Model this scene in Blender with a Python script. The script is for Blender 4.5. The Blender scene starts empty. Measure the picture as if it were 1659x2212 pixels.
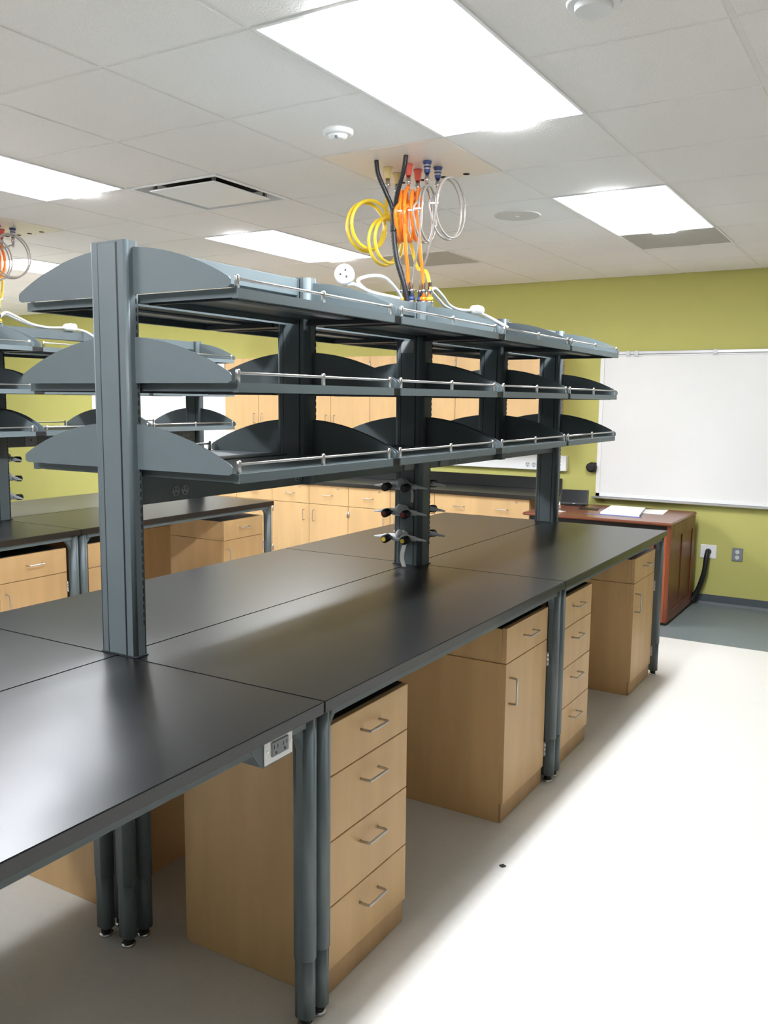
import bpy, bmesh, math, random
from mathutils import Vector, Matrix
random.seed(7)
C = bpy.context.scene.collection
scn = bpy.context.scene

# ------------------------------------------------------------------ camera
IMG_W, IMG_H, F_PX = 1659, 2212, 1899.64
CAM = Vector((2.0189, -1.7993, 1.6764)); YAW, PIT, ROL = 0.5416, -0.1263, 0.0098
fwd = Vector((-math.sin(YAW)*math.cos(PIT), math.cos(YAW)*math.cos(PIT), math.sin(PIT)))
rt0 = Vector((math.cos(YAW), math.sin(YAW), 0)); up0 = rt0.cross(fwd)
rt = math.cos(ROL)*rt0 + math.sin(ROL)*up0
up = -math.sin(ROL)*rt0 + math.cos(ROL)*up0
cd = bpy.data.cameras.new('camera'); cam = bpy.data.objects.new('camera', cd); C.objects.link(cam)
cam.matrix_world = Matrix(((rt.x, up.x, -fwd.x, CAM.x), (rt.y, up.y, -fwd.y, CAM.y), (rt.z, up.z, -fwd.z, CAM.z), (0, 0, 0, 1)))
cd.sensor_fit = 'VERTICAL'; cd.sensor_height = 36; cd.lens = F_PX/IMG_H*36; cd.clip_start = .02
scn.camera = cam
def in_view(P, m=60):
    d = Vector(P)-CAM; z = d.dot(fwd)
    if z < .05: return False
    u = IMG_W/2+F_PX*d.dot(rt)/z; v = IMG_H/2-F_PX*d.dot(up)/z
    return -m < u < IMG_W+m and -m < v < IMG_H+m

# ------------------------------------------------------------------ light and exposure
LIGHT_SIDE, LIGHT_BASKET = 8.0, 92.0
w = bpy.data.worlds.new('world'); scn.world = w; w.use_nodes = True
w.node_tree.nodes['Background'].inputs[0].default_value = (.8, .85, .9, 1)
w.node_tree.nodes['Background'].inputs[1].default_value = .05
vs = scn.view_settings
vs.view_transform = 'Standard'; vs.look = 'None'; vs.gamma = 1; vs.use_curve_mapping = False
vs.exposure = 0.08

# ------------------------------------------------------------------ materials
def lin(c):
    return tuple(((x/255)/12.92 if x/255 <= .04045 else ((x/255+.055)/1.055)**2.4) for x in c)
def mat(name, rgb, rough=.5, metal=0, spec=.5, emit=0, var=0, vscale=8, stretch=(1, 1, 1), bump=0, bscale=60, trans=0):
    m = bpy.data.materials.new(name); m.use_nodes = True
    nt = m.node_tree; b = nt.nodes['Principled BSDF']; c = (*lin(rgb), 1)
    b.inputs['Base Color'].default_value = c; b.inputs['Roughness'].default_value = rough
    b.inputs['Metallic'].default_value = metal; b.inputs['Specular IOR Level'].default_value = spec
    if trans: b.inputs['Transmission Weight'].default_value = trans
    if emit:
        b.inputs['Emission Color'].default_value = c; b.inputs['Emission Strength'].default_value = emit
    if var or bump:
        tc = nt.nodes.new('ShaderNodeTexCoord'); mp = nt.nodes.new('ShaderNodeMapping')
        mp.inputs['Scale'].default_value = stretch; nt.links.new(tc.outputs['Object'], mp.inputs[0])
    if var:
        n = nt.nodes.new('ShaderNodeTexNoise'); n.inputs['Scale'].default_value = vscale; n.inputs['Detail'].default_value = 5
        nt.links.new(mp.outputs[0], n.inputs['Vector'])
        r = nt.nodes.new('ShaderNodeValToRGB')
        r.color_ramp.elements[0].position = .3; r.color_ramp.elements[1].position = .7
        r.color_ramp.elements[0].color = tuple(x*(1-var) for x in c[:3])+(1,)
        r.color_ramp.elements[1].color = tuple(min(1, x*(1+var)) for x in c[:3])+(1,)
        nt.links.new(n.outputs['Fac'], r.inputs[0]); nt.links.new(r.outputs[0], b.inputs['Base Color'])
    if bump:
        n2 = nt.nodes.new('ShaderNodeTexNoise'); n2.inputs['Scale'].default_value = bscale; n2.inputs['Detail'].default_value = 4
        nt.links.new(mp.outputs[0], n2.inputs['Vector'])
        bp = nt.nodes.new('ShaderNodeBump'); bp.inputs['Strength'].default_value = bump; bp.inputs['Distance'].default_value = .004
        nt.links.new(n2.outputs['Fac'], bp.inputs['Height']); nt.links.new(bp.outputs[0], b.inputs['Normal'])
    return m
MT = dict(
    floor=mat('floor_vinyl', (222, 219, 212), .45, var=.02, vscale=40, spec=.35),
    floor2=mat('floor_grey', (112, 120, 122), .5, var=.08, vscale=60),
    wall=mat('wall_green_paint', (190, 186, 110), .75, var=.02, vscale=3, bump=.15, bscale=180, spec=.2),
    wallw=mat('wall_grey_paint', (168, 168, 164), .8, var=.01, spec=.2),
    base=mat('cove_base', (72, 80, 86), .5, var=.03),
    tile=mat('ceiling_tile', (246, 242, 237), .9, var=.04, vscale=150, bump=.5, bscale=130, spec=.1),
    grid=mat('grid_white', (240, 236, 230), .6, var=.01),
    panel=mat('service_panel', (236, 228, 218), .3, var=.01),
    grille=mat('grille_grey', (178, 174, 166), .7, var=.02),
    lens=mat('lamp_lens', (244, 248, 255), .4, emit=LIGHT_SIDE),
    lamp=mat('lamp_basket', (244, 248, 255), .4, emit=LIGHT_BASKET),
    white=mat('white_plastic', (240, 240, 238), .4, var=.01),
    epoxy=mat('black_epoxy', (14, 15, 15), .31, var=.12, vscale=5, spec=.5, bump=.02, bscale=300),
    steel=mat('slate_steel', (91, 101, 103), .45, var=.03, vscale=12, spec=.4),
    steeld=mat('slate_steel_dark', (44, 49, 54), .5, var=.04, spec=.4),
    inlay=mat('slate_inlay', (94, 104, 106), .45, var=.03, vscale=10, spec=.4),
    black=mat('black_plastic', (22, 22, 24), .45, var=.05),
    chrome=mat('chrome', (210, 210, 212), .18, metal=1, var=.01),
    brushed=mat('brushed_steel', (196, 194, 190), .32, metal=1, var=.03, vscale=60),
    galv=mat('galvanised', (150, 152, 154), .4, metal=.6, var=.05),
    wood=mat('maple', (206, 170, 120), .42, var=.07, vscale=14, stretch=(1, 1, .12), spec=.35),
    wood_shaded=mat('maple_shaded', (184, 150, 106), .5, var=.06, vscale=14, stretch=(1, 1, .12)),  # same maple, the kick-zone shade put into its colour
    cherry=mat('cherry', (118, 64, 40), .35, var=.14, vscale=10, stretch=(1, 1, .15), spec=.4),
    cherryf=mat('cherry_front', (156, 78, 46), .4, var=.12, vscale=14, stretch=(1, 1, .4)),
    cherryt=mat('cherry_top', (126, 76, 56), .25, var=.1, vscale=10, stretch=(.15, 1, 1), spec=.5),
    board=mat('whiteboard', (238, 237, 233), .25, var=.005, spec=.5),
    alu=mat('aluminium', (200, 200, 200), .4, metal=.7, var=.02),
    yellow=mat('yellow_hose', (238, 208, 58), .3, var=.04, spec=.6),
    yellowp=mat('yellow_plastic', (222, 176, 60), .4, var=.03),
    tan=mat('tan_plastic', (206, 184, 120), .45, var=.03),
    orange=mat('orange_hose', (250, 128, 28), .3, var=.05, spec=.6),
    red=mat('red_plastic', (214, 92, 76), .4, var=.04),
    hosegrey=mat('steel_hose', (158, 150, 142), .35, metal=.35, var=.06, vscale=80),
    blue=mat('blue_plastic', (52, 68, 112), .4, var=.04),
    grey=mat('grey_plastic', (124, 130, 134), .45, var=.03),
    lgrey=mat('light_grey_coat', (206, 209, 210), .35, var=.02),
    paper=mat('paper', (244, 243, 240), .8, var=.01),
    bluep=mat('blue_cover', (80, 100, 170), .5, var=.02),
    tag=mat('paper_tag', (200, 198, 192), .8, var=.02),
    screen=mat('dark_screen', (18, 19, 22), .2, var=.05),
    lbl=mat('faded_label', (140, 142, 142), .7, var=.03),
    spk=mat('speaker_grille', (214, 210, 203), .8, var=.02),
    hole=mat('dark_hole', (30, 24, 20), .9, var=.05),
)

MT['epoxy'].node_tree.nodes['Principled BSDF'].inputs['IOR'].default_value = 1.72
# ------------------------------------------------------------------ mesh helpers
class MB:
    def __init__(s): s.v = []; s.f = []; s.sm = []
    def add(s, vs_, fs, smooth=False):
        o = len(s.v); s.v += [tuple(x) for x in vs_]
        for f in fs: s.f.append([i+o for i in f]); s.sm.append(smooth)
        return s
    def box(s, x0, x1, y0, y1, z0, z1):
        v = [(x0, y0, z0), (x1, y0, z0), (x1, y1, z0), (x0, y1, z0), (x0, y0, z1), (x1, y0, z1), (x1, y1, z1), (x0, y1, z1)]
        return s.add(v, [(0, 3, 2, 1), (4, 5, 6, 7), (0, 1, 5, 4), (1, 2, 6, 5), (2, 3, 7, 6), (3, 0, 4, 7)])
    def prism(s, poly, ax, a, b, smooth=False):          # poly in the two other axes, extruded along ax
        def P(p, t):
            return {'x': (t, p[0], p[1]), 'y': (p[0], t, p[1]), 'z': (p[0], p[1], t)}[ax]
        n = len(poly); v = [P(p, a) for p in poly]+[P(p, b) for p in poly]
        s.add(v, [tuple(range(n))[::-1], tuple(range(n, 2*n))])
        o = len(s.v)-2*n
        for i in range(n):
            s.f.append([o+i, o+(i+1) % n, o+n+(i+1) % n, o+n+i]); s.sm.append(smooth)
        return s
    def rbox(s, x0, x1, y0, y1, z0, z1, r, k=4):         # vertical prism with rounded corners
        p = []
        for cx, cy, a0 in ((x1-r, y1-r, 0), (x0+r, y1-r, 90), (x0+r, y0+r, 180), (x1-r, y0+r, 270)):
            for i in range(k+1):
                a = math.radians(a0+90*i/k); p.append((cx+r*math.cos(a), cy+r*math.sin(a)))
        s.prism(p, 'z', z0, z1, smooth=True)
        for c in range(4): s.sm[len(s.sm)-4*(k+1)+c*(k+1)+k] = False
        return s
    def tube(s, pts, r, n=8, cap=True):
        pts = [Vector(p) for p in pts]; rr = r if isinstance(r, (list, tuple)) else [r]*len(pts)
        t0 = (pts[1]-pts[0]).normalized(); u = t0.orthogonal().normalized(); o = len(s.v)
        for i, p in enumerate(pts):
            if i == 0: t = t0
            elif i == len(pts)-1: t = (pts[i]-pts[i-1]).normalized()
            else:
                t = (pts[i+1]-pts[i-1])
                t = t.normalized() if t.length > 1e-9 else (pts[i]-pts[i-1]).normalized()
            u = (u-t*u.dot(t)); u = u.normalized() if u.length > 1e-6 else t.orthogonal().normalized()
            v_ = t.cross(u)
            for k in range(n):
                a = 2*math.pi*k/n; s.v.append(tuple(p+rr[i]*(math.cos(a)*u+math.sin(a)*v_)))
        for i in range(len(pts)-1):
            for k in range(n):
                a = o+i*n+k; b = o+i*n+(k+1) % n
                s.f.append([a, b, b+n, a+n]); s.sm.append(True)
        if cap:
            s.f.append([o+k for k in range(n)][::-1]); s.sm.append(False)
            e = o+(len(pts)-1)*n; s.f.append([e+k for k in range(n)]); s.sm.append(False)
        return s
    def cyl(s, p0, p1, r, r1=None, n=14):
        return s.tube([p0, p1], [r, r if r1 is None else r1], n)
    def build(s, name, m, parent=None, bevel=0, seg=1):
        o_ = ORG.get(parent.name, Vector((0, 0, 0))) if parent else Vector((0, 0, 0))
        me = bpy.data.meshes.new(name)
        me.from_pydata([tuple(Vector(x)-o_) for x in s.v], [], s.f)
        me.polygons.foreach_set('use_smooth', s.sm)
        bm = bmesh.new(); bm.from_mesh(me); bmesh.ops.recalc_face_normals(bm, faces=bm.faces)
        if bevel:
            ed = [e for e in bm.edges if len(e.link_faces) == 2 and e.calc_face_angle(0) > .9]
            bmesh.ops.bevel(bm, geom=ed, offset=bevel, segments=seg, affect='EDGES', clamp_overlap=True)
        bm.to_mesh(me); bm.free(); me.update()
        me.materials.append(MT[m]); ob = bpy.data.objects.new(name, me); C.objects.link(ob)
        if parent:
            ob.parent = parent
            if parent.name in ORG: ORG[ob.name] = ORG[parent.name]
        return ob
ORG = {}
def tag(o, label, cat, group=None):
    o['label'] = label; o['category'] = cat
    if group: o['group'] = group
    return o
def thing(name, label, cat, loc=(0, 0, 0), group=None, rotz=0, world=True):
    o = bpy.data.objects.new(name, None); C.objects.link(o); o.location = loc; o.rotation_euler = (0, 0, rotz)
    o.empty_display_size = .1
    if world: ORG[o.name] = Vector(loc)
    return tag(o, label, cat, group)
def struct(o): o['kind'] = 'structure'; return o
def dup(root, loc, rotz=0, label=None, group=None):
    def cp(o, par):
        c = o.copy(); C.objects.link(c); c.parent = par
        for ch in o.children: cp(ch, c)
        return c
    r = cp(root, None); r.location = loc; r.rotation_euler = (0, 0, rotz)
    if label: r['label'] = label
    if group: r['group'] = group
    return r
def crom(pts, k=6):                                    # Catmull-Rom smoothing
    P = [Vector(p) for p in pts]; P = [2*P[0]-P[1]]+P+[2*P[-1]-P[-2]]; out = []
    for i in range(1, len(P)-2):
        for j in range(k):
            t = j/k; a, b, c, d = P[i-1:i+3]
            out.append(.5*((2*b)+(c-a)*t+(2*a-5*b+4*c-d)*t*t+(3*b-a-3*c+d)*t**3))
    return out+[P[-2]]

# ------------------------------------------------------------------ the room
HC = 2.738; T = .6096; G0, J0 = .2803, .3049; YB = 5.847
XL, XR, YF = -9.2, 4.7, -4.6
YS = 4.55                                              # where the dark floor begins
struct(MB().box(XL, XR, YF, YS, -.06, 0).build('floor', 'floor'))
struct(MB().box(XL, XR, YS, YB, -.06, 0).build('floor_front', 'floor2'))
struct(MB().box(XL, XR, YB, YB+.1, 0, HC+.1).build('wall_back', 'wall'))
struct(MB().box(XL-.1, XL, YF, YB+.1, 0, HC+.1).build('wall_left', 'wallw'))
struct(MB().box(XR, XR+.1, YF, YB+.1, 0, HC+.1).build('wall_right', 'wallw'))
struct(MB().box(XL-.1, XR+.1, YF-.1, YF, 0, HC+.1).build('wall_front', 'wallw'))
cove = [(YB, 0), (YB, .08), (YB-.006, .08), (YB-.008, .02), (YB-.022, .0)]
struct(MB().prism(cove, 'x', -.62, XR).build('baseboard_back', 'base'))
struct(MB().prism(cove, 'x', XL, -4.45).build('baseboard_back_far', 'base'))
ceil = struct(MB().box(XL, XR, YF, YB, HC+.06, HC+.1).build('ceiling', 'grid'))

LIGHTS = [(0, 0), (0, 4), (-4, 4), (-4, 0), (-8, 4), (-8, 0), (-12, 4), (-12, 0), (0, -4), (-4, -4)]
taken = {}
for i, j in LIGHTS: taken[(i, j)] = taken[(i, j+1)] = 1
VENT = (-3, 2); PANELS = [(-1, 2), (-6, 2)]; GRILLES = [(0, 6), (-3, 6)]
for q in [VENT]+PANELS+GRILLES: taken[q] = 1
i0, i1 = math.floor((XL-G0)/T), math.floor((XR-G0)/T)
j0, j1 = math.floor((YF-J0)/T), math.floor((YB-J0)/T)
tile_me = {}
rest = MB(); TB = .009                                 # half joint width
for i in range(i0, i1+1):
    for j in range(j0, j1+1):
        if (i, j) in taken: continue
        x0, x1 = max(XL, G0+T*i), min(XR, G0+T*(i+1)); y0, y1 = max(YF, J0+T*j), min(YB, J0+T*(j+1))
        if x1-x0 < .03 or y1-y0 < .03: continue
        if any(in_view((x, y, HC), 20) for x in (x0, (x0+x1)/2, x1) for y in (y0, (y0+y1)/2, y1)):
            key = (round(x1-x0, 3), round(y1-y0, 3)); cx, cy = (x0+x1)/2, (y0+y1)/2
            if key not in tile_me:
                hx, hy = key[0]/2-TB, key[1]/2-TB
                o = MB().box(-hx, hx, -hy, hy, 0, .016).build('ceiling_tile', 'tile', ceil, bevel=.003)
                tile_me[key] = o.data
            else:
                o = bpy.data.objects.new('ceiling_tile', tile_me[key]); C.objects.link(o); o.parent = ceil
            o.location = (cx, cy, HC+.003)
        else: rest.box(x0+TB, x1-TB, y0+TB, y1-TB, HC+.003, HC+.019)
ro = rest.build('ceiling_tiles_beyond', 'tile', ceil); ro['kind'] = 'stuff'
for i in range(i0, i1+2):
    x = G0+T*i
    if XL < x < XR: MB().box(x-.012, x+.012, YF, YB, HC+.0065, HC+.03).build('grid_bar', 'grid', ceil)
for j in range(j0, j1+2):
    y = J0+T*j
    if YF < y < YB: MB().box(XL, XR, y-.012, y+.012, HC+.0068, HC+.0305).build('grid_bar', 'grid', ceil)

# ceiling lights
LL = {(0, 0): 'recessed ceiling light panel touching the hose panel above the near bench',
      (0, 4): 'recessed ceiling light panel in front of the long whiteboard',
      (-4, 4): 'recessed ceiling light panel over the aisle before the wall cabinets',
      (-4, 0): 'recessed ceiling light panel beside the square air diffuser',
      (-8, 4): 'recessed ceiling light panel beyond the hoses of the second bench',
      (-8, 0): 'recessed ceiling light panel beyond the start of the second bench shelving',
      (-12, 4): 'recessed ceiling light panel by the left wall, facing the left whiteboard',
      (-12, 0): 'recessed ceiling light panel by the left wall, level with the shelving start',
      (0, -4): 'recessed ceiling light panel above the bare table with the outlet box',
      (-4, -4): 'recessed ceiling light panel over the aisle beside the bare tables'}
lt = None
for (i, j) in LIGHTS:
    loc = (G0+T*(i+.5), J0+T*(j+1), HC)
    if lt is None:
        lt = thing('ceiling_light', LL[(0, 0)], 'light', loc, 'recessed ceiling lights', world=False)
        a, b, f = T/2-.004, T-.004, .012
        fr = MB()
        fr.box(-a, a, -b, -b+f, 0, .03).box(-a, a, b-f, b, 0, .03).box(-a, -a+f, -b+f, b-f, 0, .03).box(a-f, a, -b+f, b-f, 0, .03)
        fr.build('frame', 'white', lt)
        cw = .085                                      # centre-basket troffer: bright lamp basket, dimmer side reflectors
        for x0, x1 in ((-a+f, -cw), (cw, a-f)): MB().box(x0, x1, -b+f, b-f, .004, .012).build('side_lens', 'lens', lt)
        MB().prism([(-cw, .004), (-cw+.02, -.012), (cw-.02, -.012), (cw, .004), (cw, .012), (-cw, .012)], 'y', -b+f, b-f).build('lamp_basket', 'lamp', lt)
        MB().box(-a+.002, a-.002, -b+.002, b-.002, .031, .05).build('housing', 'white', lt)
    else:
        dup(lt, loc, 0, LL.get((i, j), 'recessed ceiling light panel over the unshelved part of the room'))

# air diffuser
def cell(q): return G0+T*(q[0]+.5), J0+T*(q[1]+.5)
cx, cy = cell(VENT)
t = thing('air_diffuser', 'square white ceiling air diffuser with a flat centre plate', 'vent', (cx, cy, HC))
a = T/2-.004; fr = MB()
ring = [(a, .0), (a-.024, .001), (a-.045, .055), (a-.041, .055), (a-.02, .006), (a, .006)]
pr = []
for k in range(4):
    c_, s_ = [(1, 0), (0, 1), (-1, 0), (0, -1)][k]
    vv = []
    for d, z in ring:
        for sg in (-1, 1):
            x, y = d, sg*d; vv.append((cx+x*c_-y*s_, cy+x*s_+y*c_, HC+z))
    n = len(ring); fr.add(vv, [(2*m, 2*m+1, (2*m+3) % (2*n), (2*m+2) % (2*n)) for m in range(n)])
fr.build('frame', 'white', t)
MB().box(cx-a+.002, cx+a-.002, cy-a+.002, cy+a-.002, HC+.055, HC+.058).build('plenum', 'hole', t)
MB().box(cx-.222, cx+.222, cy-.222, cy+.222, HC-.004, HC+.003).build('centre_plate', 'white', t, bevel=.003)
for sx in (-1, 1):
    for sy in (-1, 1): MB().box(cx+sx*.2-.008, cx+sx*.2+.008, cy+sy*.2-.008, cy+sy*.2+.008, HC+.003, HC+.055).build('hanger', 'galv', t)
# return grilles
for q, lab in zip(GRILLES, ('grey perforated ceiling return tile behind the light before the whiteboard', 'grey perforated ceiling return tile over the aisle between the benches')):
    cx, cy = cell(q); t = thing('return_grille', lab, 'vent', (cx, cy, HC), 'ceiling return tiles')
    MB().box(cx-a, cx+a, cy-a, cy+a, HC+.006, HC+.018).build('perforated_sheet', 'grille', t)
    r = MB()
    for sgn in (-1, 1):
        r.box(cx-a, cx+a, cy+sgn*a-.006, cy+sgn*a+.006, HC+.001, HC+.02); r.box(cx+sgn*a-.006, cx+sgn*a+.006, cy-a+.007, cy+a-.007, HC+.001, HC+.02)
    r.build('rim', 'grid', t)
# service panels with holes
HX = (.114, -.007, -.118, -.234)
for q, lab in zip(PANELS, ('smooth white ceiling service panel with drilled holes above the near bench', 'smooth white ceiling service panel with drilled holes above the second bench')):
    cx, cy = cell(q); t = thing('service_panel', lab, 'panel', (cx, cy, HC), 'hose service panels')
    MB().box(cx-T/2+.004, cx+T/2-.004, cy-T/2+.004, cy+T/2-.004, HC+.001, HC+.012).build('sheet', 'panel', t)
    ox = (q[0]+1)*T
    for hx in HX: MB().cyl((hx+ox, 2.09, HC-.0008), (hx+ox, 2.09, HC+.002), .016, n=16).build('drilled_hole', 'hole', t)
# round ceiling devices
t = thing('smoke_detector', 'round white smoke detector on the ceiling tile near the hoses', 'detector', (-.039, 1.237, HC))
x, y = -.039, 1.237
MB().tube([(x, y, HC+.004), (x, y, HC-.012), (x, y, HC-.016)], [.062, .062, .05], 24).build('base', 'white', t)
MB().tube([(x, y, HC-.016), (x, y, HC-.026), (x, y, HC-.032)], [.04, .036, .022], 20).build('dome', 'white', t)
MB().cyl((x+.012, y-.028, HC-.024), (x+.012, y-.03, HC-.034), .006, n=8).build('lamp_dot', 'grey', t)
x, y = -.037, 3.075
t = thing('ceiling_speaker', 'round perforated ceiling speaker cover flush with its tile', 'speaker', (x, y, HC))
MB().cyl((x, y, HC+.004), (x, y, HC-.003), .135, .13, 32).build('grille', 'spk', t)
MB().cyl((x, y, HC-.003), (x, y, HC-.006), .014, n=12).build('centre_cap', 'white', t)
x, y = 1.194, .638
t = thing('sprinkler_cover', 'round white sprinkler cover plate on the ceiling tile beside the big light', 'sprinkler', (x, y, HC))
MB().cyl((x, y, HC+.004), (x, y, HC-.004), .075, .07, 28).build('escutcheon', 'white', t)
MB().tube([(x, y, HC-.004), (x, y, HC-.02)], [.052, .05], 24).build('cap', 'white', t)

# ------------------------------------------------------------------ lab tables
H = .9045; LT = 1.8225; PITCH = 1.8245; WB = .764
def make_table():
    t = thing('lab_table', '', 'table', world=False, group='black-topped lab tables')
    MB().box(.0012, WB, .001, LT, H-.034, H).build('worktop', 'epoxy', t, bevel=.0025, seg=2)
    z0, z1 = .846, H-.034
    for x0, x1 in ((.03, .055), (.722, .747)): MB().box(x0, x1, .055, LT-.055, z0, z1).build('side_rail', 'steel', t, bevel=.002)
    for y0, y1 in ((.02, .045), (LT-.045, LT-.02)): MB().box(.075, .698, y0, y1, z0, z1).build('end_rail', 'steel', t, bevel=.002)
    for lx in (.05, .724):
        for ly in (.031, LT-.031):
            l = MB().rbox(lx-.03, lx+.03, ly-.024, ly+.024, .2, z1, .02).build('leg', 'steel', t)
            MB().rbox(lx-.0275, lx+.0275, ly-.0215, ly+.0215, .03, .2, .018).build('inner_leg', 'steel', l)
            ft = MB().tube([(lx, ly, 0), (lx, ly, .007), (lx, ly, .010)], [.022, .022, .016], 16).build('foot', 'chrome', l)
            MB().cyl((lx, ly, .009), (lx, ly, .032), .0165, n=12).build('foot_stem', 'black', l)
            g = .05 if ly < 1 else -.05; s = 1 if ly < 1 else -1
            y_ = ly+.024*s
            MB().prism([(y_, z0), (y_+.05*s, z0), (y_+.03*s, z0-.008), (y_+.012*s, z0-.028), (y_, z0-.06)], 'x', lx-.012, lx+.012).build('gusset', 'steel', l)
    return t
proto = make_table()
TABS = [((0, -PITCH), 0, 'bare black-topped lab table with the outlet box hanging under its edge'),
        ((0, 0), 0, 'black-topped lab table over the four-drawer cabinet next to the outlet box'),
        ((0, PITCH), 0, 'black-topped lab table on the aisle side, its end facing the cherry desk'),
        ((0, -PITCH), 1, 'bare black-topped lab table backing onto the one with the outlet box'),
        ((0, 0), 1, 'black-topped lab table facing the second bench, beside the first upright post'),
        ((0, PITCH), 1, 'black-topped lab table facing the second bench, its end toward the wall cabinets')]
B2 = Vector((-2.915, -.15, 0))
first = True
def put_table(x, y, flip, lab):
    global first
    loc = (x, y+(LT+.001 if flip else 0), 0)
    if first: proto.location = loc; proto['label'] = lab; first = False
    else: dup(proto, loc, math.pi if flip else 0, lab)
for (x, y), fl, lab in TABS: put_table(x, y, fl, lab)
for y, fl, lab in ((0, 0, 'second-bench lab table under its gas-valve post, on the side facing the near bench'),
                   (PITCH, 0, 'second-bench lab table ending by the base cabinets, facing the near bench'),
                   (0, 1, 'second-bench lab table on the far side of its gas-valve post'),
                   (PITCH, 1, 'second-bench lab table on the far side, ending below the left whiteboard')):
    put_table(B2.x, B2.y+y, fl, lab)

# ------------------------------------------------------------------ base cabinets under the tables
CW = .445; CF = .7154; CB = .186; CH = .80
def handle(m, x, y0, z0, y1, z1, d=.034, r=.0042):     # staple pull from (y0,z0) to (y1,z1), standing d off the face at x
    a = Vector((x, y0, z0)); b = Vector((x, y1, z1)); o = Vector((d, 0, 0)); e = (b-a).normalized()*.008
    m.tube(crom([a, a+o*.7, a+o*.93+e*.3, a+o+e, (a+b)/2+o, b+o-e, b+o*.93-e*.3, b+o*.7, b], 4), r, 8)
    return m
def hinge(par, y, z):
    m = MB().box(CF-.003, CF+.004, y-.005, y+.004, z-.032, z+.032)
    for k in range(3): m.cyl((CF+.005, y, z-.03+.0205*k), (CF+.005, y, z-.03+.0205*k+.018), .005, n=8)
    m.build('hinge', 'brushed', par)
def make_cab(kind):
    t = thing('base_cabinet', '', 'cabinet', world=False)
    zs = .657
    if kind == 'drawers': MB().box(CB, CF-.02, 0, CW, .0, CH-.004).build('body', 'wood', t, bevel=.001)
    else:
        MB().box(CB, CF-.02, 0, CW, .0, zs-.0015).build('lower_body', 'wood', t, bevel=.001)
        MB().box(CB, CF-.02, 0, CW, zs+.0015, CH-.004).build('upper_body', 'wood', t, bevel=.001)
    MB().box(CB, CF-.021, 0, CW, CH-.004, CH).build('top_panel', 'black', t)
    MB().box(CF-.02, CF-.008, .003, CW-.003, .002, .078).build('toe_board', 'wood_shaded', t)
    g = .0016
    if kind == 'drawers':
        zz = [.08, .268, .461, .651, CH]
        for k in range(4):
            d = MB().box(CF-.0195, CF, .001, CW-.001, zz[k]+g, zz[k+1]-g).build('drawer_front', 'wood', t, bevel=.0012)
            zh = zz[k+1]-.062; handle(MB(), CF, CW/2-.05, zh, CW/2+.05, zh).build('handle', 'brushed', d)
    else:
        d = MB().box(CF-.0195, CF, .001, CW-.001, zs+g, CH).build('drawer_front', 'wood', t, bevel=.0012)
        handle(MB(), CF, CW/2-.05, .737, CW/2+.05, .737).build('handle', 'brushed', d)
        d = MB().box(CF-.0195, CF, .001, CW-.001, .08, zs-g).build('door', 'wood', t, bevel=.0012)
        handle(MB(), CF, .035, .49, .035, .595).build('handle', 'brushed', d)
        for z in (.16, .57): hinge(d, CW-.001, z)
    return t
cd_, cc_ = make_cab('drawers'), make_cab('door')
used = set()
def put_cab(kind, x, y, flip, lab, grp):
    p = cd_ if kind == 'drawers' else cc_
    loc = (x, y+(CW if flip else 0), 0)
    if kind not in used:
        used.add(kind); p.location = loc; p['label'] = lab; p['group'] = grp
    else: dup(p, loc, math.pi if flip else 0, lab, grp)
G1, G2 = 'maple cabinets under the near bench', 'maple cabinets under the second bench'
YC = [('drawers', .078), ('door', 1.305), ('drawers', 1.906), ('door', 3.126)]
for (k, y), lab in zip(YC, ('four-drawer maple cabinet beside the leg pair next to the outlet box', 'maple drawer-and-door cabinet left of the middle leg pair, across a knee space from the drawers',
                            'four-drawer maple cabinet just past the middle leg pair of the near bench', 'maple drawer-and-door cabinet at the bench end by the cherry desk')):
    put_cab(k, 0, y, 0, lab, G1)
for (k, y), lab in zip([('drawers', .062)]+YC[1:], ('four-drawer maple cabinet facing away, seen past the inner legs under the bare table', 'maple drawer-and-door cabinet on the hidden side, back to the aisle knee space',
                            'four-drawer maple cabinet on the hidden side of the gas-valve post', 'maple drawer-and-door cabinet on the hidden side at the bench end')):
    put_cab(k, 0, y, 1, lab, G1)
for (k, y), lab in zip(YC, ('four-drawer maple cabinet at the start of the second bench', 'maple drawer-and-door cabinet of the second bench, left of its twin grey legs',
                            'four-drawer maple cabinet of the second bench, behind its twin grey legs', 'maple drawer-and-door cabinet at the end of the second bench by the base units')):
    put_cab(k, B2.x, B2.y+y, 0, lab, G2)
for (k, y), lab in zip(YC, ('four-drawer maple cabinet on the far side of the second bench, at its start', 'maple drawer-and-door cabinet on the far side of the second bench, before the valve post',
                            'four-drawer maple cabinet on the far side of the second bench, past the valve post', 'maple drawer-and-door cabinet on the far side of the second bench, at its whiteboard end')):
    put_cab(k, B2.x, B2.y+y, 1, lab, G2)

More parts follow.
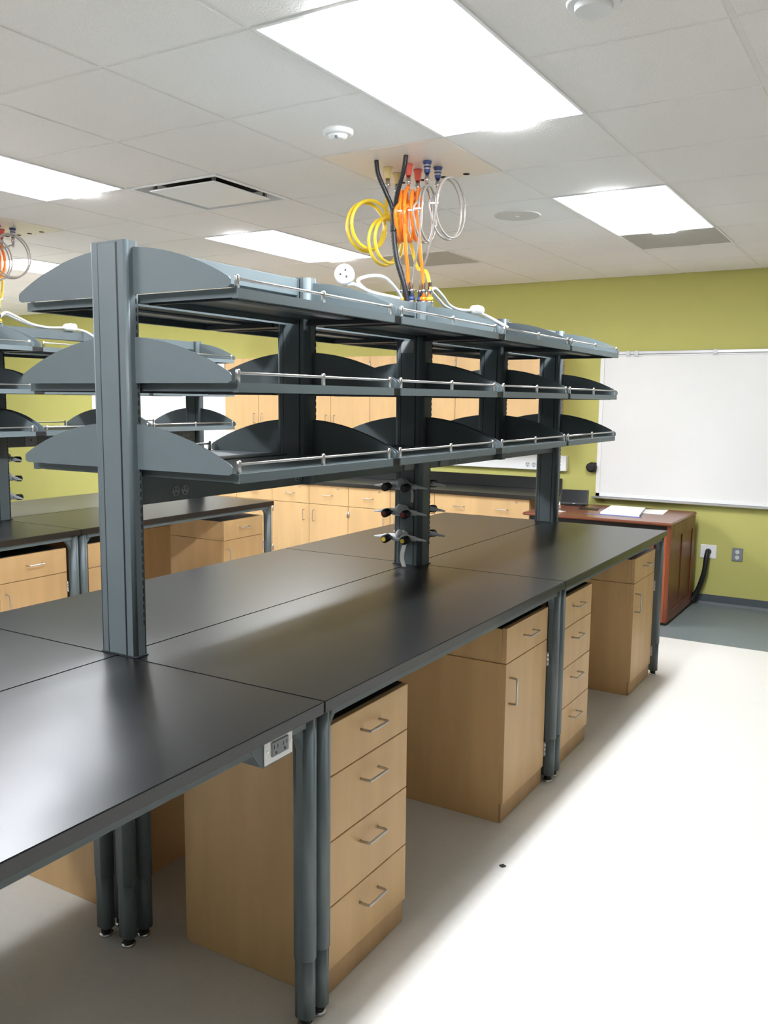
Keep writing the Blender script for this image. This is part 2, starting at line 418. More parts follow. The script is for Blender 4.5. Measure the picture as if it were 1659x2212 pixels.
# outlet box under the bare table
t = thing('outlet_box', 'grey angled outlet box with cream face plate under the table edge', 'outlet', (.75, -.18, .81))
MB().prism([(-.29, .878), (-.127, .878), (-.127, .806), (-.235, .806), (-.245, .812)], 'x', .64, .752).build('housing', 'steel', t, bevel=.002)
pl = MB().box(.752, .756, -.236, -.128, .812, .8755).build('face_plate', 'white', t, bevel=.001)
rc = MB().box(.756, .761, -.213, -.148, .827, .864).build('receptacle', 'grey', t, bevel=.002)
m = MB()
for yc in (-.198, -.163):
    m.box(.7605, .7615, yc-.009, yc-.006, .846, .856).box(.7605, .7615, yc+.004, yc+.007, .846, .856).box(.7605, .7615, yc-.004, yc+.002, .833, .839)
m.build('slots', 'black', rc)
for yc in (-.226, -.137): MB().cyl((.756, yc, .845), (.758, yc, .845), .003, n=8).build('screw', 'chrome', pl)

# ------------------------------------------------------------------ double-sided shelving
BAYS = [(.0623, .8962), (.95, 1.7888), (1.8667, 2.708), (2.7479, 3.586)]
POSTS = [(.006, .055), (.876, .942), (1.765, 1.868), (2.676, 2.750), (3.578, 3.642)]
ZS = (1.4705, 1.7206, 1.9725); SW = .434; PT = 2.12; PX = .074
def make_shelving(label):
    t = thing('shelving_unit', label, 'shelving', (0, 0, H), 'double-sided bench shelving')
    for n, (y0, y1) in enumerate(POSTS):
        zb = 1.358 if n in (1, 3) else H
        p = MB().rbox(-PX, PX, y0, y1, zb, PT, .011 if n in (0,) else .02).build('upright_post', 'steel', t)
        cv = MB().box(-.037, .035, y0-.0025, y0+.001, zb+.004, PT-.006).build('post_cover', 'inlay', p, bevel=.001)
        MB().box(-.0415, -.037, y0-.0006, y0+.001, zb+.004, PT-.004).box(.035, .0395, y0-.0006, y0+.001, zb+.004, PT-.004).build('cover_groove', 'black', p)
        for sx in (-1, 1):
            m = MB(); xs = sx*PX
            for k in range(46):
                z = 1.0+k*.0242
                if z < zb+.01: continue
                m.box(min(xs-sx*.002, xs+sx*.0006), max(xs-sx*.002, xs+sx*.0006), y1-.016, y1-.0125, z, z+.015)
            m.build('slot_row', 'black', p)
        if n not in (1, 3): MB().rbox(-PX-.004, PX+.004, y0-.004, y1+.004, H, H+.004, .012).build('base_gasket', 'steeld', p)
    for (a0, a1) in zip(POSTS[:-1], POSTS[1:]):        # wire channel along the top
        MB().box(-.03, .03, a0[1]-.002, a1[0]+.002, 2.055, PT-.003).build('top_channel', 'steel', t, bevel=.002)
    # half-moon panels
    def arc():
        hw, h0, h1 = SW, .026, .135
        R = (hw*hw+(h1-h0)**2)/(2*(h1-h0)); c = h1-R
        a0 = math.asin((hw-.006)/R); p = [(hw-.012, 0), (hw, .006), (hw, h0-.004)]
        for k in range(29):
            a = a0-2*a0*k/28; p.append((R*math.sin(a), c+R*math.cos(a)))
        return p+[(-hw, h0-.004), (-hw, .006), (-hw+.012, 0)]
    A = arc()
    for z in ZS:
        for b, (y0, y1) in enumerate(BAYS):
            for yy in ((y0-.018) if b else .034, y1+.014):
                MB().prism([(p[0], p[1]+z-.002) for p in A], 'y', yy-.0015, yy+.0015).build('end_panel', 'steel', t)
    for zi, z in enumerate(ZS):
        for b, (y0, y1) in enumerate(BAYS):
            sh = MB(); sb = None
            for sx in (-1, 1):
                lo, hi = (.022, SW) if sx > 0 else (-SW, -.022)
                sh.box(lo, hi, y0, y1, z-.003, z)
                xo = sx*SW; sh.box(min(xo, xo-sx*.003), max(xo, xo-sx*.003), y0, y1, z-.0245, z-.003)
                sh.box(min(xo, xo-sx*.02), max(xo, xo-sx*.02), y0, y1, z-.0265, z-.0245)
                xi = sx*.022; sh.box(min(xi, xi+sx*.003), max(xi, xi+sx*.003), y0, y1, z-.02, z-.003)
                for ye, s in ((y0, 1), (y1, -1)):
                    e0, e1 = sorted((ye, ye+s*.003)); xx0, xx1 = sorted((xi+sx*.0035, xo-sx*.0035))
                    sh.box(xx0, xx1, e0, e1, z-.0245, z-.003)
            shelf = sh.build('shelf', 'steel', t)
            for sx in (-1, 1):
                MB().box(sx*.25-.024, sx*.25+.024, y0+.02, y1-.02, z-.013, z-.0035).build('stiffener', 'galv', shelf, bevel=.002)
                xr = sx*(SW-.012); ym = (y0+y1)/2; gr = MB()
                for yp in (y0+.012, ym, y1-.012): gr.tube([(xr, yp, z), (xr, yp, z+.034), (xr, yp, z+.037)], [.0068, .0068, .0045], 12)
                gr.cyl((xr, y0+.012, z+.026), (xr, y1-.012, z+.026), .0042, n=10)
                gr.build('guard_rail', 'brushed', shelf)
                for ye in (y0+.03, y1-.03):
                    x0, x1 = sorted((sx*.08, sx*(SW-.03)))
                    MB().box(x0, x1, ye-.007, ye+.007, z-.028, z-.014).build('cross_bar', 'steeld', shelf)
        for b in range(3):                             # dark cantilever arms between neighbouring shelves
            ya, yb = BAYS[b][1]+.002, BAYS[b+1][0]-.002
            for sx in (-1, 1):
                x0, x1 = sorted((sx*.07, sx*(SW-.005)))
                MB().box(x0, x1, ya, yb, z-.0255, z-.002).build('bracket_arm', 'black', t)
    rw = MB().box(-.043, .043, POSTS[0][1]+.02, POSTS[-1][0]-.012, 1.357, 1.447).build('raceway', 'steel', t, bevel=.003)
    def disc(y, z):
        d = MB().cyl((.043, y, z), (.0455, y, z), .0165, n=18).build('outlet', 'grey', rw)
    for y in (.215, .2545, .848, .886, 2.19, 2.23, 2.81, 2.85, 3.44, 3.48):
        MB().cyl((.0425, y, 1.388), (.0455, y, 1.388), .0165, .016, n=18).build('outlet', 'grey', rw)
        m = MB().box(.0453, .046, y-.0075, y-.0045, 1.39, 1.398).box(.0453, .046, y+.0045, y+.0075, 1.39, 1.398).box(.0453, .046, y-.003, y+.003, 1.377, 1.383)
        m.build('outlet_slots', 'black', rw)
    for y in (1.695, 2.045):
        MB().box(.0425, .05, y-.045, y+.045, 1.36, 1.44).build('data_plate', 'grey', rw, bevel=.003)
        MB().box(.0495, .0515, y-.004, y+.004, 1.395, 1.405).build('data_port', 'black', rw)
    return t
su = make_shelving('slate-grey double-sided shelving on the near bench, with chrome guard rails')
dup(su, (B2.x, B2.y, H), 0, 'slate-grey double-sided shelving on the second bench, before the left whiteboard')
tag(MB().box(-.038, .028, 1.7585, 1.762, 1.893, 1.945).build('paper_label', 'lbl'), 'small pale printed label stuck on the gas-valve post under the top shelf', 'label')

# gas valves on the service posts
def make_valve(cap):
    t = thing('gas_valve', '', 'valve', world=False)
    MB().tube([(0, 0, 0), (0, -.006, 0), (0, -.012, 0)], [.026, .026, .018], 18).build('flange', 'lgrey', t)
    m = MB().tube([(0, -.008, 0), (0, -.03, 0)], .014, 12)
    m.tube([(0, -.022, .012), (0, -.034, .016), (0, -.046, .012), (0, -.05, 0)], [.012, .017, .015, .006], 14)
    m.tube([(-.05, -.034, 0), (-.02, -.034, -.002), (.02, -.034, -.002), (.05, -.034, 0)], [.013, .016, .016, .013], 12)
    m.build('body', 'lgrey', t)
    for sx in (-1, 1):
        s = MB().tube([(sx*.048, -.034, 0), (sx*.075, -.034, -.002), (sx*.078, -.034, -.002), (sx*.125, -.034, -.006)], [.011, .011, .008, .0032], 10).build('hose_barb', 'lgrey', t)
        k = MB().tube([(sx*.045, -.046, -.002), (sx*.045, -.055, -.003), (sx*.045, -.085, -.006), (sx*.045, -.09, -.006)], [.012, .0165, .0175, .013], 14).build('knob', 'black', t)
        if cap: MB().cyl((sx*.045, -.089, -.006), (sx*.045, -.0925, -.006), .0095, n=14).build('cap_disc', cap, k)
    return t
MT['capr'] = mat('red_cap', (150, 40, 32), .4, var=.02)
vals = [(1.285, None, 'plain black knobs, topmost'), (1.163, 'capr', 'red knob caps, middle of three'), (1.043, 'yellow', 'yellow knob caps, lowest of three')]
yn, yf = 1.7595, 1.8685
for z, cp, d in vals:
    v = make_valve(cp); v.scale = (1.12, 1.12, 1.12); v.location = (-.012, yn, z); v['group'] = 'double gas valves on the service posts'
    v['label'] = 'grey double gas valve with %s on the near-bench post' % d
    dup(v, (-.012, yf, z), math.pi, 'double gas valve, %s, on the back of the near-bench post' % d)
    dup(v, (B2.x-.012, B2.y+yn, z), 0, 'grey double gas valve with %s on the second-bench post' % d)
    dup(v, (B2.x-.012, B2.y+yf, z), math.pi, 'double gas valve, %s, on the back of the second-bench post' % d)
def ribbon(pts, wv, th=.0006):
    m = MB(); P = crom(pts, 4); wv = Vector(wv)
    v = []
    for p in P: v += [p-wv, p+wv]
    n = len(P); m.add(v, [(2*i, 2*i+1, 2*i+3, 2*i+2) for i in range(n-1)])
    v2 = [Vector(x)+Vector((0, th, 0)) for x in v]; m.add(v2, [(2*i, 2*i+2, 2*i+3, 2*i+1) for i in range(n-1)])
    return m
tag(ribbon([(.035, 1.695, 1.03), (.024, 1.69, .99), (.018, 1.692, .95), (.03, 1.69, .912)], (.011, 0, 0)).build('paper_tag', 'tag'), 'long white paper tag hanging from the yellow-capped gas valve', 'tag')
tag(ribbon([(.05, 1.72, 1.27), (.052, 1.722, 1.24), (.05, 1.722, 1.21)], (.007, 0, 0)).build('paper_tag', 'tag'), 'short pale tag hanging from the topmost gas valve', 'tag')

# ------------------------------------------------------------------ hoses from the ceiling
VH = Vector((-.5155, .857, 0)); RH = Vector((.857, .5155, 0))
def coil(S, Cn, R, rv, turns, E, drift, side, k=14, rs=(1, .86)):
    # comes down tangentially on one side of the loop, winds round, leaves downward on the same side
    a = (RH*rv+VH*math.sqrt(max(0, 1-rv*rv))).normalized(); nrm = a.cross(Vector((0, 0, 1)))
    S, Cn, E = Vector(S), Vector(Cn), Vector(E); Z = Vector((0, 0, 1))
    N = int(turns*k); loop = []
    for i in range(0, N+1):
        f = i/N; ph = 2*math.pi*turns*f; Ri = R*(rs[0]+(rs[1]-rs[0])*math.sin(math.pi*f)**.5)
        loop.append(Cn+a*side*Ri*math.cos(ph)-Z*Ri*math.sin(ph)+nrm*drift*(f-.5))
    p0 = loop[0]; pts = [S, S*.75+p0*.25]
    if S.z-p0.z > .08: pts.append(p0*.7+S*.3)
    pts += loop
    q = loop[-1]; pts += [q*.62+E*.38-Z*.03, Vector((E.x*.8+q.x*.2, E.y*.8+q.y*.2, E.z+.10)), E+Z*.03, E]
    return crom(pts, 4)
def make_hose(nm, label, S, Cn, R, rv, turns, E, drift, side, rad, hm, capm, lowm, grp, tie=True, rs=(1, .86)):
    S, E, Cn = Vector(S), Vector(E), Vector(Cn)
    t = thing(nm, label, 'hose', tuple(E), grp)
    f = MB().tube([S, S-Vector((0, 0, .006)), S-Vector((0, 0, .007)), S-Vector((0, 0, .042)), S-Vector((0, 0, .05))], [.021, .021, .018, .015, .012], 16).build('ceiling_fitting', capm, t)
    if capm == 'blue':
        for z in (.014, .028): MB().cyl(S-Vector((0, 0, z)), S-Vector((0, 0, z+.007)), .0185-.08*z, n=16).build('metal_ring', 'brushed', f)
    MB().tube([S-Vector((0, 0, .045)), S-Vector((0, 0, .07)), S-Vector((0, 0, .072)), S-Vector((0, 0, .085)), S-Vector((0, 0, .087)), S-Vector((0, 0, .115))], [.010, .010, .013, .013, .008, .007], 12).build('ferrule', 'chrome', t)
    h = MB().tube(coil(S-Vector((0, 0, .1)), Cn, R, rv, turns, E+Vector((0, 0, .05)), drift, side, rs=rs), rad, 10).build('tube', hm, t)
    MB().tube([E, E+Vector((0, 0, .012))], .016, 14).build('base_fitting', 'chrome', t)
    MB().tube([E+Vector((0, 0, .012)), E+Vector((0, 0, .028))], [.0165, .0155], 14).build('colour_ring', lowm, t)
    MB().tube([E+Vector((0, 0, z)) for z in (.028, .05, .051, .062, .063, .095)], [.011, .011, .014, .014, rad+.002, rad+.0015], 12).build('lower_ferrule', 'chrome', t)
    if tie:
        a = (RH*rv+VH*math.sqrt(1-rv*rv)); p = Cn+a*R*.95*side
        q = p+RH*.02
        MB().tube([p-RH*.016, q], .004, 6).build('cable_tie', 'white', t)
    return t
def hose_set(ox, oy, wh, bx, by):
    c = lambda x, y, z: (x+ox, y+oy, z)
    e = lambda x, y: (x+bx, y+by, PT)
    g = 'service hoses over the '+wh
    o = lambda x, y, z: (x+(ox+bx)/2, y+(oy+by)/2, z)
    make_hose('yellow_hose', 'coiled yellow air hose from the tan fitting nearest the black sleeve, %s' % wh, c(-.149, 1.809, HC), o(-.262, 1.82, 2.49), .122, .78, 2.0, e(-.052, 1.785), .07, 1, .008, 'yellow', 'tan', 'yellowp', g, False)
    make_hose('yellow_hose', 'coiled yellow air hose ending beside the orange-ringed fitting, %s' % wh, c(-.166, 1.923, HC), o(-.19, 1.88, 2.425), .118, .70, 2.0, e(.06, 1.845), .08, 1, .008, 'yellow', 'tan', 'yellowp', g, False)
    make_hose('orange_hose', 'orange gas hose in a flat coil beside the black sleeve, %s' % wh, c(-.038, 1.806, HC), o(-.085, 1.84, 2.52), .125, .12, 2.0, e(-.028, 1.80), .04, -1, .0085, 'orange', 'red', 'red', g)
    make_hose('orange_hose', 'orange gas hose in a flat coil beside the steel hoses, %s' % wh, c(-.048, 1.911, HC), o(-.028, 1.85, 2.52), .125, .16, 2.0, e(.035, 1.83), .06, -1, .0085, 'orange', 'red', 'orange', g)
    make_hose('steel_hose', 'braided steel hose in a narrow loop beside the orange coils, %s' % wh, c(.058, 1.806, HC), o(.045, 1.83, 2.515), .135, .33, 2.0, e(-.004, 1.79), .04, -1, .0048, 'hosegrey', 'blue', 'blue', g)
    make_hose('steel_hose', 'braided steel hose in the widest open loop, outermost of the set, %s' % wh, c(.052, 1.92, HC), o(.145, 1.86, 2.535), .145, .55, 2.0, e(.012, 1.84), .04, -1, .0048, 'hosegrey', 'blue', 'blue', g)
    t = thing('black_sleeve', 'black braided cable sleeve forked in a Y, %s' % wh, 'cable', e(-.02, 1.785), g)
    m = MB(); J = Vector(o(-.075, 1.74, 2.535))
    def ribbed(P, r, name):
        P = crom(P, 14); MB().tube(P, [r*(1.06 if i % 2 else .95) for i in range(len(P))], 10).build(name, 'black', t)
    ribbed([J, Vector(o(-.075, 1.745, 2.42)), Vector(o(-.062, 1.755, 2.31)), Vector(e(-.035, 1.77))+Vector((0, 0, .09)), e(-.018, 1.785)], .0135, 'sleeve_trunk')
    ribbed([c(-.134, 1.682, HC), Vector(c(-.128, 1.69, 2.68)), Vector(o(-.10, 1.715, 2.6)), J+Vector((-.008, 0, 0)), J+Vector((-.004, 0, -.1))], .0105, 'sleeve_branch')
    ribbed([c(.023, 1.675, HC), Vector(c(.01, 1.68, 2.68)), Vector(o(-.04, 1.715, 2.6)), J+Vector((.008, 0, 0)), J+Vector((.004, 0, -.1))], .0105, 'sleeve_branch')
hose_set(0, 0, 'near bench', 0, 0)
hose_set(-5*T, 0, 'second bench', B2.x, B2.y)

# white power cords lying on the top channel
def cord_set(ox, oy, wh):
    o = lambda x, y, z: Vector((x+ox, y+oy, z))
    g = 'white power cords on the shelving'
    t = thing('power_cord', 'white power cord with a round twist-lock plug, on the %s shelving' % wh, 'cord', tuple(o(-.05, 1.5, PT)), g)
    c0 = o(.02, 1.20, PT+.052)
    ax = (Vector((.45, -.85, .12))).normalized()
    pb = MB().tube([c0+ax*x for x in (.018, .014, -.008, -.03, -.045)], [.036, .04, .04, .03, .016], 20).build('plug_body', 'white', t)
    MB().tube([c0+ax*x for x in (.0185, .019)], .027, 18).build('plug_face', 'lgrey', pb)
    for k in range(3):
        a = math.radians(90+120*k); u = ax.orthogonal().normalized(); v = ax.cross(u)
        q = c0+u*.015*math.cos(a)+v*.015*math.sin(a); MB().tube([q+ax*.018, q+ax*.021], .0045, 8).build('pin_slot', 'black', pb)
    tail = c0-ax*.045
    MB().tube(crom([tail, tail-ax*.04+Vector((0, 0, -.015)), o(-.01, 1.32, PT+.03), o(.01, 1.42, PT+.008), o(.02, 1.55, PT+.004), o(.005, 1.66, PT+.006), o(-.045, 1.69, PT+.012),
                    o(-.05, 1.60, PT+.008), o(-.02, 1.45, PT+.012), o(-.02, 1.36, PT+.05), o(-.025, 1.48, PT+.085), o(-.03, 1.60, PT+.09), o(-.045, 1.73, PT+.05), o(-.05, 1.79, PT+.012)], 6), .0075, 8).build('cable', 'white', t)
    MB().tube([o(-.05, 1.79, PT), o(-.05, 1.79, PT+.03)], [.013, .009], 12).build('strain_relief', 'black', t)
    t = thing('power_cord', 'white power cord ending in a straight plug, on the %s shelving' % wh, 'cord', tuple(o(.05, 1.9, PT)), g)
    MB().tube(crom([o(.052, 1.856, PT+.01), o(.052, 1.86, PT+.045), o(.055, 1.90, PT+.075), o(.05, 1.99, PT+.05), o(.03, 2.1, PT+.02), o(.02, 2.22, PT+.009), o(.03, 2.3, PT+.012), o(.035, 2.36, PT+.018)], 6), .0075, 8).build('cable', 'white', t)
    MB().tube(crom([o(.025, 1.862, PT+.01), o(.025, 1.862, PT+.04), o(.03, 1.91, PT+.062), o(.02, 2.0, PT+.04), o(.005, 2.12, PT+.012), o(.0, 2.26, PT+.008), o(.01, 2.34, PT+.01), o(.035, 2.5, PT+.006), o(.15, 2.55, PT-.06)], 6), .0075, 8).build('cable_return', 'white', t)
    p0, p1 = o(.035, 2.34, PT+.02), o(.045, 2.43, PT+.022)
    pb = MB().tube([p0, p0*.8+p1*.2, p0*.4+p1*.6, p1], [.010, .022, .026, .024], 12).build('plug_body', 'white', t)
    for dx in (-.007, .007): MB().tube([p1+Vector((dx, -.002, 0)), p1+Vector((dx, .016, 0))], .0022, 6).build('prong', 'chrome', pb)
    for x in (.052, .025): MB().tube([o(x, 1.857, PT), o(x, 1.857, PT+.03)], [.013, .009], 12).build('strain_relief', 'black', t)
cord_set(0, 0, 'near-bench')
cord_set(B2.x, B2.y, 'second-bench')

# ------------------------------------------------------------------ back wall: cabinets, counter
def hbar(m, a, b, d=.03, r=.004):
    a, b = Vector(a), Vector(b); o = Vector((0, -d, 0)); e = (b-a).normalized()*.008
    return m.tube(crom([a, a+o*.7, a+o*.93+e*.3, a+o+e, (a+b)/2+o, b+o-e, b+o*.93-e*.3, b+o*.7, b], 4), r, 8)
UX = [-4.40, -3.479, -2.555, -1.631, -.707]; UY = 5.517; UZ0, UZ1 = 1.34, 2.10
UL = ('maple wall cabinet next to the left whiteboard', 'second maple wall cabinet from the left whiteboard', 'second maple wall cabinet from the long whiteboard', 'maple wall cabinet nearest the long whiteboard')
for k in range(4):
    x0, x1 = UX[k], UX[k+1]
    t = thing('wall_cabinet', UL[k], 'cabinet', ((x0+x1)/2, YB, UZ0), 'maple wall cabinets')
    MB().box(x0+.001, x1-.001, UY+.019, YB, UZ0, UZ1).build('body', 'wood', t)
    xm = (x0+x1)/2
    for a, b, hx in ((x0, xm, xm-.05), (xm, x1, xm+.05)):
        d = MB().box(a+.002, b-.002, UY, UY+.0185, UZ0+.002, UZ1-.002).build('door', 'wood', t, bevel=.0015)
        hbar(MB(), (hx, UY, 1.425), (hx, UY, 1.525)).build('handle', 'brushed', d)
        he = a+.003 if a == x0 else b-.003
        for z in (1.42, 2.02): MB().cyl((he, UY-.003, z-.03), (he, UY-.003, z+.03), .005, n=8).build('hinge', 'brushed', d)
LX = [-4.43, -4.013, -3.546, -2.618, -1.68, -.764]; LY = 5.237; LZ = .85
LK = ('single', 'four', 'pair', 'pair', 'wide')
LLb = ('single-door maple base unit at the counter end by the left whiteboard', 'narrow four-drawer maple base unit of the wall counter', 'maple base unit with two drawers over two doors, next to the four-drawer unit',
       'maple base unit with two drawers over two doors, next to the wide-drawer unit', 'maple base unit with one wide two-handled drawer beside the desk')
for k in range(5):
    x0, x1 = LX[k], LX[k+1]; kind = LK[k]
    t = thing('base_unit', LLb[k], 'cabinet', ((x0+x1)/2, YB, 0), 'maple base units along the back wall')
    MB().box(x0+.001, x1-.001, LY+.019, YB-.002, .1, LZ-.001).build('body', 'wood', t)
    MB().box(x0+.001, x1-.001, LY+.08, LY+.1, .0, .1).build('toe_board', 'base', t)
    def front(nm, a, b, za, zb): return MB().box(a+.002, b-.002, LY, LY+.0185, za+.002, zb-.002).build(nm, 'wood', t, bevel=.0015)
    def lock(d, x): MB().cyl((x, LY+.001, .815), (x, LY-.004, .815), .008, n=10).build('lock', 'brushed', d)
    xm = (x0+x1)/2
    if kind == 'single':
        d = front('drawer_front', x0, x1, .655, LZ-.003); hbar(MB(), (xm-.05, LY, .75), (xm+.05, LY, .75)).build('handle', 'brushed', d); lock(d, x1-.12)
        d = front('door', x0, x1, .1, .655); hbar(MB(), (x1-.06, LY, .49), (x1-.06, LY, .595)).build('handle', 'brushed', d)
    elif kind == 'four':
        for za, zb in ((.1, .285), (.285, .47), (.47, .655), (.655, LZ-.003)):
            d = front('drawer_front', x0, x1, za, zb); zc = (za+zb)/2; hbar(MB(), (xm-.05, LY, zc), (xm+.05, LY, zc)).build('handle', 'brushed', d)
        lock(d, x1-.12)
    elif kind == 'wide':
        d = front('drawer_front', x0, x1, .655, LZ-.003); lock(d, x1-.12)
        for xc in (x0+.25, x1-.25): hbar(MB(), (xc-.05, LY, .745), (xc+.05, LY, .745)).build('handle', 'brushed', d)
        for a, b, hx in ((x0, xm, xm-.05), (xm, x1, xm+.05)):
            d = front('door', a, b, .1, .655); hbar(MB(), (hx, LY, .5), (hx, LY, .6)).build('handle', 'brushed', d)
    else:
        for a, b, hx, he in ((x0, xm, xm-.06, x0+.01), (xm, x1, xm+.06, x1-.01)):
            d = front('drawer_front', a, b, .655, LZ-.003); xc = (a+b)/2
            hbar(MB(), (xc-.05, LY, .75), (xc+.05, LY, .75)).build('handle', 'brushed', d); lock(d, b-.12)
            d = front('door', a, b, .1, .655); hbar(MB(), (hx, LY, .49), (hx, LY, .595)).build('handle', 'brushed', d)
            for z in (.18, .58): MB().cyl((he, LY-.003, z-.03), (he, LY-.003, z+.03), .006, n=8).build('hinge', 'brushed', d)
t = thing('counter', 'long black counter along the back wall with a black backsplash', 'counter', (-2.8, YB, LZ))
MB().box(-4.44, -.70, 5.21, YB-.001, LZ, LZ+.032).build('worktop', 'epoxy', t, bevel=.002)
MB().box(-4.44, -.697, YB-.022, YB-.0015, LZ+.0325, .99).build('backsplash', 'epoxy', t, bevel=.002)
# white wall raceway
t = thing('wall_raceway', 'white surface raceway with round outlets above the back counter', 'raceway', (-2.5, YB, 1.06))
MB().box(-4.44, -.65, 5.797, YB, 1.06, 1.197).build('channel', 'white', t, bevel=.003)
for x in (-4.25, -3.6, -2.7, -1.85, -.985):
    for dx in (-.03, .03):
        o_ = MB().cyl((x+dx, 5.798, 1.105), (x+dx, 5.7945, 1.105), .024, n=18).build('outlet', 'lgrey', t)
        MB().box(x+dx-.011, x+dx-.007, 5.794, 5.7948, 1.108, 1.12).box(x+dx+.007, x+dx+.011, 5.794, 5.7948, 1.108, 1.12).box(x+dx-.004, x+dx+.004, 5.794, 5.7948, 1.088, 1.097).build('outlet_slots', 'black', o_)

# ------------------------------------------------------------------ whiteboards
def whiteboard(x0, x1, z0, z1, lab, rail):
    t = thing('whiteboard', lab, 'whiteboard', ((x0+x1)/2, YB, z0), 'wall whiteboards')
    MB().box(x0+.03, x1-.03, YB-.014, YB-.002, z0+.02, z1-.01).build('writing_surface', 'board', t)
    MB().box(x0, x0+.036, YB-.02, YB, z0, z1).box(x1-.036, x1, YB-.02, YB, z0, z1).box(x0, x1, YB-.02, YB, z1-.012, z1).box(x0, x1, YB-.02, YB, z0, z0+.03).build('frame', 'white', t, bevel=.002)
    MB().prism([(YB-.07, z0-.012), (YB-.07, z0+.002), (YB-.062, z0+.002), (YB-.06, z0-.006), (YB, z0-.002), (YB, z0-.022), (YB-.05, z0-.02)], 'x', x0-.02, x1+.02).build('tray', 'alu', t)
    if rail:
        MB().box(x0-.03, x1+.03, YB-.028, YB, z1+.002, z1+.028).build('map_rail', 'alu', t, bevel=.003)
        for x in (x0+.09, x0+.24, x0+.31, x0+.95, x0+1.5): MB().prism([(YB-.032, z1+.032), (YB-.028, z1+.032), (YB-.028, z1-.005), (YB-.04, z1-.016), (YB-.042, z1-.012), (YB-.034, z1-.002)], 'x', x-.015, x+.015).build('rail_hook', 'lgrey', t)
whiteboard(-.38, 2.06, .853, 2.085, 'long whiteboard with a map rail above the cherry desk', True)
whiteboard(-6.86, -4.46, .853, 2.085, 'whiteboard beside the wall cabinets, seen between the second bench shelves', False)
# black wall hook thing
t = thing('wall_device', 'small black rounded device on the green wall beside the long whiteboard', 'device', (-.42, YB, 1.06))
MB().tube([(-.42, YB, 1.105), (-.42, YB-.02, 1.105), (-.42, YB-.05, 1.105), (-.42, YB-.062, 1.105)], [.03, .046, .044, .028], 16).build('shell', 'black', t)
MB().tube([(-.455, YB-.03, 1.085), (-.462, YB-.045, 1.105), (-.455, YB-.03, 1.13)], .009, 8).build('grip', 'black', t)
MB().box(-.405, -.384, YB-.03, YB, 1.07, 1.148).build('bracket', 'black', t, bevel=.004)

# wall outlets and desk cable
t = thing('cable_plate', 'white square wall plate with a round black cable entry', 'outlet', (.6, YB, .39))
MB().box(.536, .664, YB-.008, YB, .388, .503).build('plate', 'white', t, bevel=.003)
MB().tube([(.6, YB-.006, .445), (.6, YB-.014, .445)], [.026, .024], 18).build('grommet', 'black', t)
t = thing('wall_outlet', 'grey duplex wall outlet beside the white cable plate', 'outlet', (.83, YB, .39))
p = MB().box(.787, .872, YB-.007, YB, .384, .496).build('plate', 'grey', t, bevel=.003)
for z in (.463, .417):
    r = MB().tube([(.8295, YB-.006, z), (.8295, YB-.0095, z)], .017, 14).build('socket', 'lgrey', p)
tag(MB().tube(crom([(.6, YB-.013, .445), (.6, YB-.035, .44), (.597, YB-.055, .40), (.585, YB-.06, .27), (.55, YB-.06, .14), (.515, YB-.07, .06), (.50, YB-.085, .022)], 8), .021, 12).build('desk_cable', 'black'),
    'thick black cable bundle running from the wall plate down behind the desk', 'cable')

# ------------------------------------------------------------------ cherry desk
DX0, DX1, DY0, DY1, DZ = -.66, .50, 4.875, 5.735, .787
t = thing('cherry_desk', 'red-brown cherry teaching desk under the long whiteboard', 'desk', ((DX0+DX1)/2, (DY0+DY1)/2, 0))
MB().box(DX0-.015, DX1+.015, DY0-.02, DY1, DZ-.024, DZ).build('desk_top', 'cherryt', t, bevel=.008, seg=3)
MB().box(DX0+.03, DX1-.012, DY0+.03, DY1-.02, .70, DZ-.0245).build('shadow_gap', 'black', t)  # solid black block stands in for the shade below the top
MB().box(DX0, DX0+.022, DY0, DY1-.01, .022, .70).build('side_panel', 'cherry', t)
s = MB().box(DX1-.022, DX1, DY0+.0, DY1-.01, .022, DZ-.025).build('side_panel', 'cherry', t)
for y0, y1 in ((DY0, DY0+.09), (DY1-.1, DY1-.01), ((DY0+DY1)/2-.035, (DY0+DY1)/2+.035)):
    MB().box(DX1, DX1+.008, y0, y1, .022, DZ-.026).build('stile', 'cherry', s, bevel=.002)
for z0, z1 in ((.022, .1), (.66, DZ-.026)):
    for y0, y1 in ((DY0+.09, (DY0+DY1)/2-.035), ((DY0+DY1)/2+.035, DY1-.1)):
        MB().box(DX1, DX1+.008, y0, y1, z0, z1).build('frame_rail', 'cherry', s, bevel=.002)
MB().box(DX0+.022, DX1-.022, DY1-.04, DY1-.02, .022, .70).build('back_panel', 'cherry', t)
MB().box(DX0+.022, DX1-.1, DY0+.02, DY0+.04, .06, .70).build('modesty_panel', 'cherry', t)
MB().box(DX1-.1, DX1-.0225, DY0+.001, DY0+.04, .022, .70).build('front_stile', 'cherryf', t, bevel=.002)
MB().box(DX0+.01, DX1-.006, DY0+.01, DY1-.02, 0, .022).build('plinth', 'black', t)
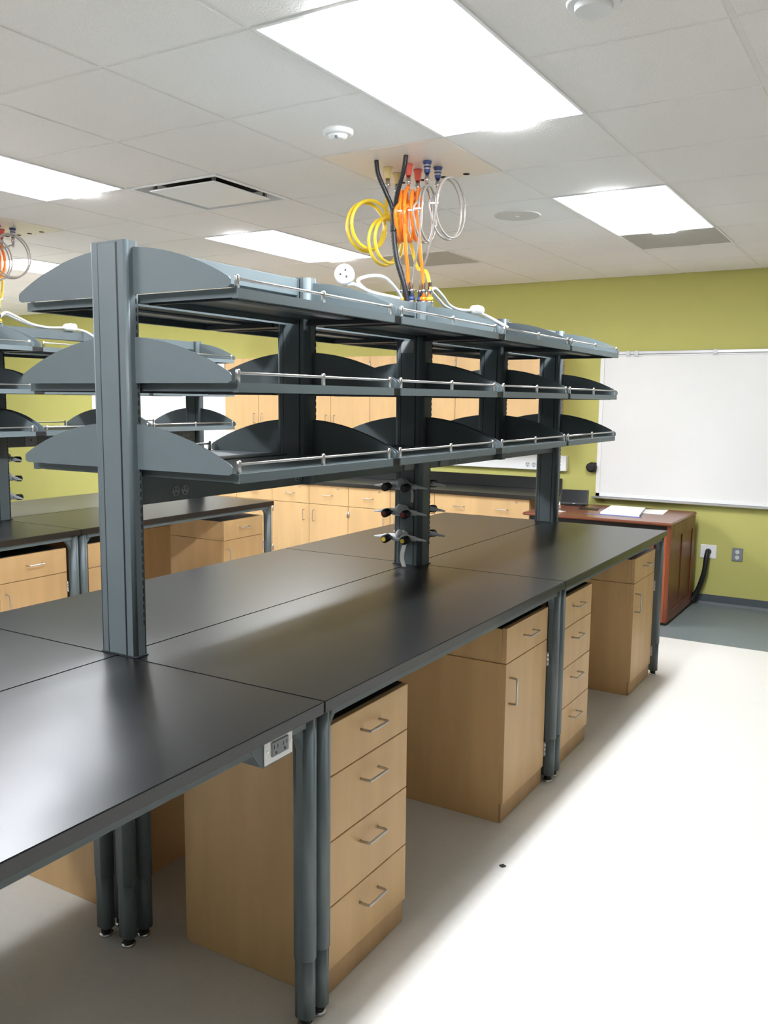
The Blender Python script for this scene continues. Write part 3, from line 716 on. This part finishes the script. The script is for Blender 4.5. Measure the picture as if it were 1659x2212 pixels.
# things on the desk
t = thing('touch_monitor', 'small black touch screen tilted back on the cherry desk', 'monitor', (-.48, 5.5, DZ))
def tilt(p, c=Vector((-.47, 5.52, DZ+.012)), rz=math.radians(14), rx=math.radians(-22)):
    return c+Matrix.Rotation(rz, 3, 'Z') @ (Matrix.Rotation(rx, 3, 'X') @ Vector(p))
def tbox(m, x0, x1, y0, y1, z0, z1):
    b = MB().box(x0, x1, y0, y1, z0, z1); b.v = [tuple(tilt(p)) for p in b.v]; m.add(b.v, b.f); return m
tbox(MB(), -.12, .12, 0, .022, .0, .135).build('bezel', 'black', t, bevel=.003)
tbox(MB(), -.11, .11, -.001, .001, .018, .128).build('screen', 'screen', t)
tbox(MB(), -.012, .012, -.0015, .0, .008, .012).build('brand_strip', 'lgrey', t)
MB().box(-.55, -.39, 5.5, 5.62, DZ, DZ+.012).build('stand', 'black', t, bevel=.004)
tag(MB().prism([(-.36, 5.30), (-.20, 5.33), (-.22, 5.45), (-.38, 5.42)], 'z', DZ, DZ+.004).build('mouse_mat', 'black'), 'flat black mat beside the touch screen on the desk', 'mat')
t = thing('manual', 'thick white printed manual with a blue back cover on the cherry desk', 'book', (.06, 5.33, DZ))
q = [(-.105, 5.09), (.215, 5.08), (.125, 5.60), (-.165, 5.60)]
MB().prism(q, 'z', DZ, DZ+.003).build('back_cover', 'bluep', t)
sh = lambda p, k: ((p[0]-.02)*k+.02, (p[1]-5.34)*k+5.34)
MB().prism([sh(p, .985) for p in q], 'z', DZ+.003, DZ+.02).build('page_block', 'paper', t)
MB().prism([(-.21, 5.085), (.24, 5.07), (.235, 5.045), (-.215, 5.06)], 'z', DZ, DZ+.0015).build('cover_flap', 'bluep', t)
tag(MB().prism([(.10, 5.63), (.29, 5.70), (.325, 5.36), (.14, 5.35)], 'z', DZ, DZ+.001).build('paper_sheet', 'paper'), 'loose white paper sheet beside the manual on the desk', 'paper')
t = thing('paper_card', 'small folded white card standing before the touch screen', 'card', (-.5, 5.26, DZ))
MB().prism([(5.24, DZ), (5.243, DZ), (5.272, DZ+.055), (5.269, DZ+.055)], 'x', -.555, -.505).build('front_leaf', 'paper', t)
MB().prism([(5.30, DZ), (5.303, DZ), (5.274, DZ+.055), (5.271, DZ+.055)], 'x', -.555, -.505).build('rear_leaf', 'paper', t)
tag(MB().prism([(-.52, 5.06), (-.40, 5.03), (-.385, 5.08), (-.45, 5.12), (-.52, 5.11)], 'z', DZ, DZ+.004).build('paper_scrap', 'tag'), 'torn scrap of brown-grey paper at the desk edge', 'paper')
tag(MB().prism([(.835, 1.005), (.85, .998), (.86, 1.012), (.845, 1.02)], 'z', 0, .004).build('floor_scrap', 'black'), 'tiny dark scrap lying on the floor before the knee space', 'debris')
